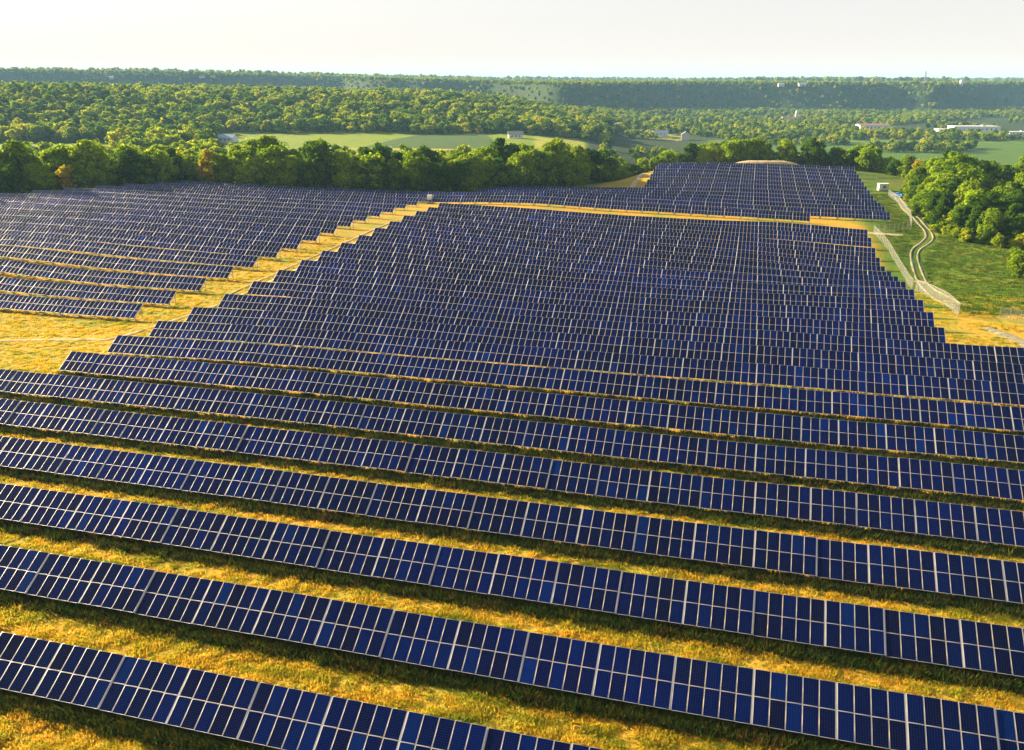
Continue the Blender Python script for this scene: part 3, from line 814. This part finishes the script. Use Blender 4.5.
def m_bluff(x, y):
    e = bluff_edge(x, y); n = fbm(x / 200, y / 200, 3, 81)
    return (y > e - 60) & ((y < e + 150 + 650 * (np.abs(x / y) < 0.14)) | (n > 0.15)) & (y > 1200)
P3 = wood_points(-2100, 2100, 1200, 2900, 10.5, m_bluff)
scatter('bluff_forest', P3, rng.uniform(0.6, 1.0, len(P3)), far_p, 'hazy blue-green forest along the far bluffs', 'forest')
def m_far(x, y):
    n = fbm(x / 500, y / 900, 4, 91); return (n > 0.12) & (y > 2900)
P4 = wood_points(-5200, 5200, 2900, 8000, 46, m_far)
scatter('horizon_woods', P4, rng.uniform(1.6, 3.0, len(P4)), far_p, 'scattered pale woods on the plateau near the horizon', 'forest')

U = []
for E_, n_, d_ in ((edge, 260, 3.0), (edge, 240, 9.0), (edge2, 260, 2.0), (edge2, 220, 9.0), (gp, 120, -3.0), (gp, 110, 4.0), (edge, 150, 20.0), (gp, 100, 16)):
    q = belt_line(E_, n_)
    dx, dy = (VX * d_, VY * d_) if E_ is not gp else (d_ * 0.92, d_ * .35)
    X = q[:, 0] + dx + rng.normal(0, 1.5, n_); Y = q[:, 1] + dy + rng.normal(0, 1.5, n_)
    U.append(np.stack([X, Y, ground(X, Y) - 0.5], 1))
U = np.concatenate(U)
scatter('undergrowth', U, rng.uniform(0.22, 0.5, len(U)), mid_p, 'tangled green undergrowth along the foot of the tree belts', 'undergrowth')
print('woods', len(P1), len(P2), len(P3), len(P4))

# ------------------------------------------------------------------ grass tufts in the near field
def tuft(seed, n=34, h=0.24, wd=0.05, spread=0.22):
    r = np.random.default_rng(seed); VV = []
    for _ in range(n):
        p = r.normal(0, spread, 2); a = r.uniform(0, 6.28); hh = h * r.uniform(0.45, 1.2); ln = r.normal(0, 0.45 * hh, 2)
        dx, dy = cos(a) * wd, sin(a) * wd
        VV += [(p[0] - dx, p[1] - dy, -0.03), (p[0] + dx, p[1] + dy, -0.03), (p[0] + ln[0], p[1] + ln[1], hh)]
    return np.array(VV), np.arange(n * 3).reshape(-1, 3)
M_GOLD = leaf_mat('dry_grass', [(0, (0.58, 0.35, 0.025)), (0.35, (0.72, 0.46, 0.04)), (0.6, (0.50, 0.38, 0.03)), (0.85, (0.28, 0.31, 0.02)), (1, (0.80, 0.56, 0.12))], patch=True, trans=0.5)
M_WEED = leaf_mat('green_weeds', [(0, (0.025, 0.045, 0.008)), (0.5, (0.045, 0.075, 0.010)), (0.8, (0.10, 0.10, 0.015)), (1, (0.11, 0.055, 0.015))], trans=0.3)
gp_ = [proto_obj('tuft', np_mesh('tuft', *tuft(i), [M_GOLD])) for i in range(5)]
wp_ = [proto_obj('weed', np_mesh('weed', *tuft(20 + i, 30, 0.5, 0.05, 0.3), [M_WEED])) for i in range(4)]
def in_table_shadow(s, v):
    k = np.floor((v - V0) / PIT); f = (v - V0) - k * PIT
    return (f < 3.2) | (f > PIT - 1.0), f
def tuft_pts(n, ymin, ymax):
    y = ymin + (ymax - ymin) * rng.random(n) ** 1.6; x = rng.uniform(-1, 1, n) * (0.64 * y + 6)
    s, v = sv_of(x, y); k = (v > 28) & (v < 265) & (s < 75) & (s > -200) & ((v < 200) | (np.abs(s + 102) < 6))
    x, y, s, v = x[k], y[k], s[k], v[k]
    sh, f = in_table_shadow(s, v)
    inrow = ((s > -97) | (v < 95)) & (v > V0 - 2)
    return x, y, s, v, sh & inrow, f, inrow
x, y, s, v, sh, f, inrow = tuft_pts(150000, 34, 230)
keep = ~sh & ~((f < 3.0) & inrow)
PG = np.stack([x[keep], y[keep], ground(x[keep], y[keep])], 1)
gn = fbm(PG[:, 0] / 1.1, PG[:, 1] / 1.1, 3, 17); kk = rng.random(len(PG)) < np.clip(0.75 + 0.8 * gn, 0.35, 1); PG = PG[kk]; gn = gn[kk]
scatter('dry_grass', PG, rng.uniform(0.5, 1.2, len(PG)) * (0.85 + 0.7 * gn), gp_, 'golden dry grass between the solar rows', 'grass')
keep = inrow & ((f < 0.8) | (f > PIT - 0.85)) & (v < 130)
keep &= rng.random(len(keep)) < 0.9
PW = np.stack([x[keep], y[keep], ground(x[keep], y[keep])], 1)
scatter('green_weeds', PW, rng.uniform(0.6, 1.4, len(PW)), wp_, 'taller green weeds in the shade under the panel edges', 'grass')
n_ = 60000
x = rng.uniform(40, 190, n_); y = rng.uniform(150, 330, n_); s, v = sv_of(x, y)
k = (s > 38 + 5 * rng.random(n_)) & (v > 176) & (v < 400) & (x < 0.63 * y + 5) & (rng.random(n_) < 0.35 + 0.9 * np.clip(fbm(x / 7, y / 5, 3, 55), 0, 1))
for P_, w_ in TRACKS:
    k &= (np.hypot(x[:, None] - P_[None, :, 0], y[:, None] - P_[None, :, 1]).min(1) > w_ * 0.5 + 1.1)
PS = np.stack([x[k], y[k], ground(x[k], y[k])], 1)
M_HERB = leaf_mat('slope_herbs', [(0, (0.04, 0.09, 0.008)), (0.5, (0.09, 0.16, 0.012)), (0.85, (0.16, 0.21, 0.02)), (1, (0.18, 0.12, 0.03))], trans=0.4)
hp_ = [proto_obj('herb', np_mesh('herb', *tuft(40 + i, 26, 0.26, 0.08, 0.4), [M_HERB])) for i in range(4)]
scatter('slope_herbs', PS, rng.uniform(0.5, 1.5, len(PS)), hp_, 'rough green herbs and grass on the slope by the grove', 'grass')
print('tufts', len(PG), len(PW), len(PS))

# ------------------------------------------------------------------ fence of the site
M_MESH, mnt, mb = new_mat('wire_mesh')
mb.inputs['Base Color'].default_value = (0.26, 0.25, 0.22, 1); mb.inputs['Roughness'].default_value = 0.6
tcn = N(mnt, 'ShaderNodeTexCoord'); sp_ = N(mnt, 'ShaderNodeSeparateXYZ'); mnt.links.new(tcn.outputs['UV'], sp_.inputs[0])
d1 = math_n(mnt, 'FRACT', math_n(mnt, 'MULTIPLY', math_n(mnt, 'ADD', sp_.outputs[0], sp_.outputs[1]), 6.0)); d2 = math_n(mnt, 'FRACT', math_n(mnt, 'MULTIPLY', math_n(mnt, 'SUBTRACT', sp_.outputs[0], sp_.outputs[1]), 6.0))
wire = math_n(mnt, 'MAXIMUM', math_n(mnt, 'LESS_THAN', d1, 0.12), math_n(mnt, 'LESS_THAN', d2, 0.12))
mnt.links.new(wire, mb.inputs['Alpha'])
M_POST = plain('fence_post', (0.30, 0.27, 0.22), 0.8, 0, 0.15, 3)
def fence(pts, label, h=2.3, sp=2.4):
    P = belt_line(pts, 2 + int(sum(np.linalg.norm(np.diff(np.array(pts), axis=0), axis=1)) / sp))
    z = ground(P[:, 0], P[:, 1])
    o = empty('wire_fence', (P[0][0], P[0][1], z[0]))
    tag(o, label, 'fence')
    c0 = Vector((P[0][0], P[0][1], z[0]))
    pb = MB(); pb.tube([(0, 0, -0.4), (0, 0, h)], 0.045, 6); pb.tube([(0, 0, h), (0, 0, h + 0.05)], 0.07, 6)
    pm = pb.mesh('post', M_POST)
    V_, F_, U_ = [], [], []
    acc = 0
    for i in range(len(P)):
        q = link_mesh('post', pm, o); q.location = Vector((P[i][0], P[i][1], z[i])) - c0
        if i:
            L = float(np.linalg.norm(P[i] - P[i - 1])); b = len(V_)
            a_ = Vector((P[i - 1][0], P[i - 1][1], z[i - 1])) - c0; b_ = Vector((P[i][0], P[i][1], z[i])) - c0
            V_ += [tuple(a_ + Vector((0, 0, .05))), tuple(b_ + Vector((0, 0, .05))), tuple(b_ + Vector((0, 0, h - .05))), tuple(a_ + Vector((0, 0, h - .05)))]
            F_.append((b, b + 1, b + 2, b + 3)); U_ += [(acc, 0), (acc + L, 0), (acc + L, h), (acc, h)]; acc += L
    link_mesh('mesh_panel', np_mesh('mesh_panel', V_, np.array(F_), [M_MESH], uv=U_), o)
    rb = MB()
    for i in range(1, len(P)):
        a_ = Vector((P[i - 1][0], P[i - 1][1], z[i - 1] + h - 0.03)) - c0; b_ = Vector((P[i][0], P[i][1], z[i] + h - 0.03)) - c0
        rb.tube([tuple(a_), tuple(b_)], 0.03, 5)
    rb.build('top_rail', M_POST, o)
A = lambda *L: [tuple(at(*p)[:2]) for p in L]
fence(A((873, 233), (880, 240), (888, 250), (896, 264), (904, 277), (912, 289)), 'wire mesh fence descending beside the staggered panel rows')
fence(A((873, 233), (890, 232), (911, 229)), 'short wire fence crossing the grass by the gravel track', sp=2.0)
fence(A((911, 229), (910, 220), (905, 210), (898, 203), (888, 196)), 'grey-green wire fence running up beside the far solar block')
fence(A((915, 291), (930, 297), (945, 305), (958, 317)), 'sunlit pale mesh fence curving down across the golden grass', h=2.6, sp=1.6)
fence(A((999, 320), (1012, 322), (1030, 325)), 'pale wire fence at the right photo edge in sunlight', h=2.4)
fence(A((858, 179), (866, 179.5), (876, 180)), 'short pale fence above the far corner of the solar field', h=2.0)

# ------------------------------------------------------------------ small things on the site
M_WHITE = plain('white_paint', (0.74, 0.73, 0.70), 0.55, 0, 0.05, 2)
M_CREAM = plain('cream_paint', (0.62, 0.55, 0.42), 0.6, 0, 0.08, 2)
M_DARK = plain('dark_rubber', (0.03, 0.03, 0.03), 0.8)
M_GLASS = plain('window_glass', (0.05, 0.07, 0.09), 0.12, 0, 0.1, 2, 0.8)
M_BLUE = plain('blue_car_paint', (0.05, 0.22, 0.48), 0.3, 0, 0.05, 2, 0.6)
M_GREYM = plain('grey_metal', (0.38, 0.39, 0.40), 0.5, 0.3, 0.08, 2)
q = at(430, 203.5)
o = empty('transformer_cabinet', q, -AZ); tag(o, 'tall white electrical cabinet where the aisle meets the service road', 'cabinet')
b = MB(); b.box((0, 0, 0.12), (1.7, 1.3, 0.5)); b.build('plinth', M_GREYM, o)
b = MB(); b.box((0, 0, 1.62), (1.5, 1.1, 2.5)); b.box((0, 0, 2.90), (1.64, 1.24, 0.08)); b.build('housing', M_WHITE, o)
for sx in (-1, 1):
    b = MB(); b.box((sx * 0.36, -0.565, 1.6), (0.66, 0.03, 2.2)); d = b.build('door', M_WHITE, o)
    b = MB(); b.box((sx * 0.08, -0.60, 1.6), (0.04, 0.04, 0.25)); b.build('handle', M_DARK, d)
q = at(882.5, 190.5)
o = empty('site_container', q, -AZ + 0.2); tag(o, 'cream site container standing at the top of the track', 'container')
b = MB(); b.box((0, 0, 1.35), (3.6, 2.4, 2.5)); b.build('body', M_CREAM, o)
b = MB(); b.box((0, 0, 2.66), (3.75, 2.55, 0.12)); b.build('roof', M_WHITE, o)
b = MB(); b.box((0.2, -1.215, 1.5), (1.0, 0.03, 0.8)); b.build('window', M_GLASS, o)
b = MB(); b.box((-1.1, -1.215, 1.2), (0.8, 0.03, 1.9)); d = b.build('door', M_WHITE, o)
b = MB(); b.box((-0.8, -1.245, 1.2), (0.05, 0.03, 0.15)); b.build('handle', M_DARK, d)

def pickup(loc, rz):
    o = empty('pickup_truck', loc, rz); tag(o, 'small blue pickup truck parked on the gravel track', 'pickup truck')
    b = MB()
    prof = [(-2.6, 0.45), (2.6, 0.45), (2.65, 0.9), (1.35, 1.05), (-0.55, 1.05), (-2.6, 1.05)]
    hw = 0.95
    b.face([(x, -hw, z) for x, z in prof]); b.face([(x, hw, z) for x, z in reversed(prof)])
    for i in range(len(prof)):
        (xa, za), (xb, zb) = prof[i], prof[(i + 1) % len(prof)]
        b.face([(xa, -hw, za), (xa, hw, za), (xb, hw, zb), (xb, -hw, zb)])
    for s in (-1, 1): b.box((-1.6, s * 0.9, 1.2), (2.0, 0.08, 0.3))
    b.box((-2.56, 0, 1.2), (0.08, 1.72, 0.3))
    b.build('body', M_BLUE, o)
    b = MB(); lo = [(1.30, -0.88), (1.30, 0.88), (-0.50, 0.88), (-0.50, -0.88)]; hi = [(0.65, -0.72), (0.65, 0.72), (-0.35, 0.72), (-0.35, -0.72)]
    for i in range(4):
        j = (i + 1) % 4; b.face([(*lo[i], 1.053), (*lo[j], 1.053), (*hi[j], 1.62), (*hi[i], 1.62)], 0)
    c = b.build('window', M_GLASS, o)
    b = MB(); b.box((0.15, 0, 1.66), (1.04, 1.48, 0.07)); b.build('cab_roof', M_BLUE, o)
    for x in (-1.65, 1.65):
        for s in (-1, 1):
            b = MB(); b.tube([(0, -0.12, 0), (0, 0.12, 0)], 0.38, 16); wq = b.build('wheel', M_DARK, o); wq.location = (x, s * 0.88, 0.38)
            b = MB(); b.tube([(0, -0.13, 0), (0, 0.13, 0)], 0.2, 12); b.build('rim', M_GREYM, wq)
    for s in (-1, 1):
        b = MB(); b.box((2.63, s * 0.7, 0.78), (0.05, 0.3, 0.16)); b.build('headlight', M_WHITE, o)
pickup(at(897.5, 197), radians(118))

# ------------------------------------------------------------------ far buildings
M_RED = plain('red_roof', (0.26, 0.15, 0.11), 0.8, 0, 0.2, 2)
M_TAN = plain('tan_roof', (0.42, 0.33, 0.24), 0.8, 0, 0.15, 2)
M_OLIVE = plain('olive_roof', (0.20, 0.20, 0.12), 0.8, 0, 0.15, 2)
M_STONE = plain('pale_stone', (0.60, 0.55, 0.46), 0.85, 0, 0.1, 2)
M_BLUEROOF = plain('blue_grey_roof', (0.30, 0.37, 0.42), 0.5, 0, 0.1, 2)
M_FLAT = plain('flat_roof', (0.50, 0.50, 0.49), 0.8, 0, 0.1, 2)
def building(name, px, py, L, W_, H_, label, cat='building', wall=M_WHITE, roof=M_TAN, flat=False, rz=0.0, nwin=3, rise=None, tower=None):
    p = at(px, py)
    o = empty(name, p, rz); tag(o, label, cat)
    rise = rise if rise is not None else W_ * 0.32
    b = MB(); b.box((0, 0, H_ / 2 - 0.75), (L, W_, H_ + 1.5))
    if not flat:
        for s in (-1, 1): b.face([(s * L / 2, -s * W_ / 2, H_), (s * L / 2, s * W_ / 2, H_), (s * L / 2, 0, H_ + rise)])
    b.build('wall', wall, o)
    if flat:
        b = MB(); b.box((0, 0, H_ + 0.2), (L + 0.5, W_ + 0.5, 0.4)); b.box((L * .2, 0, H_ + .9), (L * .06, W_ * .2, 1.0)); b.build('roof', roof, o)
    else:
        b = MB()
        for s in (-1, 1):
            e = 0.6
            P4 = [(-L / 2 - e, s * (W_ / 2 + e), H_ - e * rise / (W_ / 2)), (L / 2 + e, s * (W_ / 2 + e), H_ - e * rise / (W_ / 2)), (L / 2 + e, 0, H_ + rise), (-L / 2 - e, 0, H_ + rise)]
            if s > 0: P4 = P4[::-1]
            b.face([(x, y, z + 0.25) for x, y, z in P4]); b.face([(x, y, z + 0.02) for x, y, z in P4[::-1]])
            for a_, c_ in zip(P4, P4[1:] + P4[:1]):
                b.face([(a_[0], a_[1], a_[2] + .02), (c_[0], c_[1], c_[2] + .02), (c_[0], c_[1], c_[2] + .25), (a_[0], a_[1], a_[2] + .25)])
        b.build('roof', roof, o)
    for i in range(nwin):
        x = -L / 2 + L * (i + 1) / (nwin + 1)
        b = MB(); b.box((x, -W_ / 2 - 0.02, H_ * 0.58), (min(1.6, L / (nwin + 1) * .6), 0.06, H_ * 0.3)); b.build('window', M_GLASS, o)
    b = MB(); b.box((-L / 2 + L * 0.5 / (nwin + 1), -W_ / 2 - 0.02, H_ * 0.32), (min(2.0, L * .12), 0.06, H_ * 0.62)); b.build('door', M_GREYM, o)
    if tower:
        tx, tw, th = tower
        b = MB(); b.box((tx, 0, th / 2), (tw, tw, th)); t_ = b.build('tower', wall, o)
        b = MB(); k = tw / 2 + .2
        for i in range(4):
            c_ = [(-k, -k), (k, -k), (k, k), (-k, k)]; a_, d_ = c_[i], c_[(i + 1) % 4]
            b.face([(tx + a_[0], a_[1], th), (tx + d_[0], d_[1], th), (tx, 0, th + tw)])
        b.build('tower_roof', wall, t_)
    return o
building('barn', 181.5, 149.5, 9, 9, 5.2, 'small cream-walled barn with olive roof among the left trees', 'barn', M_WHITE, M_OLIVE, rz=0.3, nwin=1)
building('barn', 228, 142, 15, 9, 3.6, 'low long shed with blue-grey metal roof in the left clearing', 'barn', M_WHITE, M_BLUEROOF, rz=-0.25)
building('farmhouse', 515.5, 138, 13, 8, 3.4, 'long low farmhouse with tan roof at the meadow edge', 'house', M_WHITE, M_TAN, rz=0.1)
building('house', 529, 131.5, 6, 6, 3.8, 'small white gabled house against the hill wood', 'house', M_WHITE, M_TAN, rz=1.3, nwin=1)
building('house', 537, 128, 6, 6, 4.6, 'small house with rusty roof just uphill of the white gabled one', 'house', M_STONE, M_RED, rz=0.3, nwin=1)
building('warehouse', 615, 127, 17, 12, 4.4, 'white low warehouse between trees at the valley edge', 'warehouse', M_WHITE, M_FLAT, True)
building('farm_shed', 660, 136, 18, 9, 3.6, 'long grey-roofed farm shed behind the far tree belt', 'shed', M_WHITE, M_FLAT, rz=0.1)
building('barn', 685, 140, 9, 9, 6.5, 'tan barn with broad gable rising over the far tree belt', 'barn', M_STONE, M_TAN, rz=1.4, nwin=1)
building('factory', 872, 130, 42, 20, 6.5, 'long pale factory with reddish-brown roof in the valley woods', 'factory', M_WHITE, M_RED, rz=0.0, nwin=7, rise=2.0)
building('factory', 973, 132.5, 58, 24, 8.0, 'largest white industrial hall, standing right of the valley wood', 'factory', M_WHITE, M_FLAT, True, rz=-0.05, nwin=9)
building('warehouse', 1016, 136, 26, 16, 5.0, 'pale grey-roofed warehouse at the right edge of the valley', 'warehouse', M_WHITE, M_FLAT, True, nwin=4)
building('warehouse', 945, 132, 24, 14, 4.0, 'small white annex left of the largest industrial hall', 'warehouse', M_WHITE, M_FLAT, True, nwin=4)
building('church', 789, 123.5, 24, 12, 7.0, 'pale church with slender white tower in the valley trees', 'church', M_STONE, M_TAN, rz=0.05, tower=(11, 4, 17))
for i, (px, py, L_, c_, lab) in enumerate(((202, 73.5, 18, M_RED, 'red-roofed farm on the skyline, left one of two'), (213, 73.5, 14, M_RED, 'red-roofed farm on the skyline, right one of two'),
        (781, 82, 18, M_WHITE, 'white-roofed barn on the far plateau, left one of two'), (802, 82, 22, M_WHITE, 'white-roofed barn on the far plateau, right one of two'),
        (112, 74.5, 14, M_WHITE, 'pale barn on the skyline above the left hill wood'))):
    building('barn', px, py + 4, L_ * 0.7, 8, 3.5, lab, 'barn', M_STONE, c_, nwin=2)
# lattice pylon and grain silo on the far plateau
p = at(924, 86); D_ = p.length; hgt = 12.0 / F_PX * D_
o = empty('power_pylon', p); tag(o, 'lattice power pylon standing on the far plateau', 'pylon')
b = MB(); wq = hgt * 0.07
for sx in (-1, 1):
    for sy in (-1, 1): b.bar((sx * wq, sy * wq, -2), (sx * wq * .15, sy * wq * .15, hgt), hgt * 0.014)
for i in range(7):
    z0 = hgt * i / 7; z1 = hgt * (i + 1) / 7; a_ = wq * (1 - .85 * i / 7); c_ = wq * (1 - .85 * (i + 1) / 7)
    b.bar((-a_, -a_, z0), (c_, -c_, z1), hgt * .007); b.bar((a_, -a_, z0), (-c_, -c_, z1), hgt * .007)
b.build('lattice_tower', M_GREYM, o)
for zz, ww in ((0.72, 0.16), (0.86, 0.13), (0.97, 0.09)):
    b = MB(); b.bar((-hgt * ww, 0, hgt * zz), (hgt * ww, 0, hgt * zz), hgt * 0.014); b.build('crossarm', M_GREYM, o)
p = at(961, 85.5)
o = empty('grain_silo', p); tag(o, 'small white grain silo on the skyline right of the pylon', 'silo')
b = MB(); b.tube([(0, 0, -2), (0, 0, 11)], 4, 16); b.build('tank', M_WHITE, o, True)
b = MB(); b.tube([(0, 0, 11), (0, 0, 13.5)], [4.1, 0.4], 16); b.build('cap', M_GREYM, o)

# ------------------------------------------------------------------ haze over the valley
hm = bpy.data.materials.new('haze'); hm.use_nodes = True
hn = hm.node_tree; hn.nodes.clear()
ho = hn.nodes.new('ShaderNodeOutputMaterial'); pv = hn.nodes.new('ShaderNodeVolumePrincipled')
pv.inputs['Color'].default_value = (0.36, 0.66, 1.0, 1); pv.inputs['Density'].default_value = 0.000078; pv.inputs['Anisotropy'].default_value = 0.0
hn.links.new(pv.outputs[0], ho.inputs['Volume'])
lo = float(GZ.min()) - 1.0; hi = max(float(GZ.max()) + 45, CZ + 25)
b = MB(); b.box((0, 5500, (lo + hi) / 2), (24600, 14400, hi - lo))
tag(b.build('haze', hm), 'thin evening haze lying over the valley', 'haze', kind='stuff')
print('haze', lo, hi, 'verts', nV)
